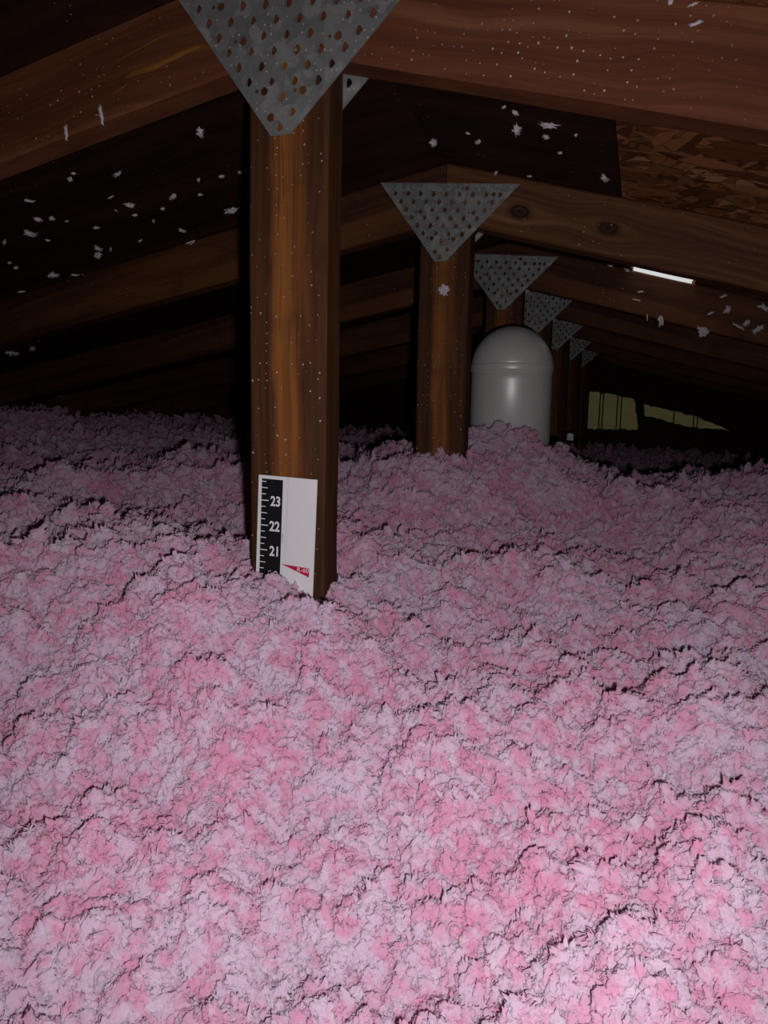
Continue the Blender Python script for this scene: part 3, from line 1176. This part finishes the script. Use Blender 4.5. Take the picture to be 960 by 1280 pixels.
def stick(px, py, size_px, where):
    d = ray(px, py)
    if where == 'L':
        nrm = Vector((-SL, 0, 1))
        c = 0.45 - SL * RX
    elif where == 'R':
        nrm = Vector((SR, 0, 1))
        c = 0.45 + SR * RX
    else:
        nrm = Vector((0, 1, 0))
        c = where
    s = c / nrm.dot(d)
    if s <= 0:
        return None
    p = d * s
    if where == 'L' and p.x > RX or where == 'R' and p.x < RX:
        return None
    depth = p.dot(FW)
    if p.y > 4.6 or depth > 4.5 or p.x < -2.6:
        return None
    sz = size_px * depth / FPX * 0.5
    o = bpy.data.objects.new('fluff_tuft', random.choice(stuck))
    COL.objects.link(o)
    k = nrm.normalized()
    deep = random.uniform(.7, 1.5) if where in ('L', 'R') else 0.4
    o.location = Vector((p.x, p.y, p.z + EYE)) - k * sz * 0.3 * deep
    q = (-k).to_track_quat('Z', 'Y').to_matrix().to_4x4() @ Matrix.Rotation(random.uniform(0, 2 * pi), 4, 'Z')
    o.matrix_world = Matrix.Translation(o.location) @ q @ Matrix.Diagonal((sz, sz * random.uniform(.5, 1), sz * deep, 1))
    return o


LEFT = [(87, 223, 6), (92, 216, 4), (146, 217, 10), (37, 250, 8), (48, 273, 7), (38, 290, 11), (65, 272, 7), (83, 276, 3), (5, 302, 8), (162, 255, 7), (145, 263, 4),
        (203, 260, 4), (216, 245, 10), (250, 243, 6), (288, 262, 12), (277, 220, 6), (248, 224, 4), (240, 302, 15), (269, 299, 10), (228, 287, 7), (225, 308, 4),
        (256, 321, 8), (283, 319, 5), (212, 331, 6), (235, 335, 3), (123, 309, 8), (122, 318, 9), (138, 311, 7), (66, 343, 13), (94, 343, 6), (107, 343, 5), (123, 350, 7),
        (108, 366, 8), (146, 354, 16), (41, 375, 4), (26, 364, 6), (64, 366, 6), (28, 377, 10), (247, 358, 8), (247, 372, 6), (268, 366, 6), (252, 378, 4), (290, 348, 3),
        (12, 437, 11), (20, 438, 9), (40, 432, 12), (48, 424, 6), (36, 416, 4), (88, 394, 4), (147, 415, 4), (205, 467, 4), (78, 492, 10), (262, 485, 8), (12, 328, 4), (20, 334, 5),
        (138, 246, 6), (250, 164, 12), (168, 268, 4), (220, 395, 3), (95, 450, 5), (120, 284, 5), (192, 276, 5), (60, 300, 5), (175, 300, 4), (300, 290, 5), (300, 215, 5)]
RIGHT_DECK = [(491, 148, 6), (505, 145, 6), (484, 178, 7), (542, 176, 9), (647, 160, 12), (645, 140, 7), (686, 155, 14), (683, 170, 8), (598, 176, 8), (585, 166, 6), (620, 215, 6),
              (630, 133, 6), (662, 220, 5), (757, 221, 9), (700, 190, 4), (720, 168, 4)]
FAR_R = [(735, 321, 5), (762, 328, 8), (783, 336, 6), (800, 365, 5), (795, 375, 6), (826, 401, 8), (809, 397, 5), (879, 415, 10), (875, 411, 6), (888, 392, 5), (910, 386, 6), (923, 408, 9),
         (933, 404, 6), (947, 412, 10), (956, 385, 8), (951, 383, 5), (908, 388, 7), (892, 353, 8), (905, 370, 6), (940, 360, 5)]
Y3 = TRUSS_Y[2]
jobs = [(a, 'L') for a in LEFT] + [(a, 'R') for a in RIGHT_DECK] + [(a, Y3 - .001) for a in FAR_R]
jobs1 = [((127, 144, 13), Y1), ((83, 166, 10), Y1), ((871, 29, 11), Y1), ((866, 6, 8), Y1), ((838, 3, 6), Y1)]
for a, wh in jobs:
    o = stick(*a, wh)
    if o:
        sz = 'large ragged' if a[2] >= 11 else ('middling' if a[2] >= 7 else 'tiny')
        pl_ = {'L': 'stuck to the dark roof slope away from the daylight slot', 'R': 'stuck to the dark ridge board beside the strand board'}.get(wh, 'clinging to the dim truss chord below the daylight slot')
        gr_ = {'L': 'fluff on the dark roof slope', 'R': 'fluff on the dark ridge board'}.get(wh, 'fluff on the chord below the slot')
        tag(o, '%s white fluff tuft %s' % (sz, pl_), 'fluff', '%s, %s' % (gr_, sz))
for a, wh in jobs1:
    o = stick(*a, wh - .0005)
    tag(o, 'small pale fluff tuft clinging to the chord beside the big gusset plate', 'fluff', 'fluff tufts on the front truss')
o = stick(555, 362, 12, TRUSS_Y[1] - .0005)
tag(o, 'pale fluff wisp clinging to the post below the second gusset plate', 'fluff')

# a scrap of white paper on the far insulation
sp_ = onY(713, 546, 2.6)
scr = link('paper_scrap', pymesh('paper_scrap', [(-.010, 0, -.012), (.010, .002, -.012), (.011, .001, .008), (.002, -.003, .012), (-.011, 0, .010),
                                                 (-.010, .002, -.012), (.010, .004, -.012), (.011, .003, .008), (.002, -.001, .012), (-.011, .002, .010)],
                                 [(0, 1, 2, 3, 4), (9, 8, 7, 6, 5), (0, 5, 6, 1), (1, 6, 7, 2), (2, 7, 8, 3), (3, 8, 9, 4), (4, 9, 5, 0)]), M_WHITE)
scr.location = (sp_.x, sp_.y, sp_.z + EYE)
scr.rotation_euler = (-.3, 0.1, 0.2)
tag(scr, 'tiny white paper scrap on the shadowed insulation right of the vent pipe', 'paper')
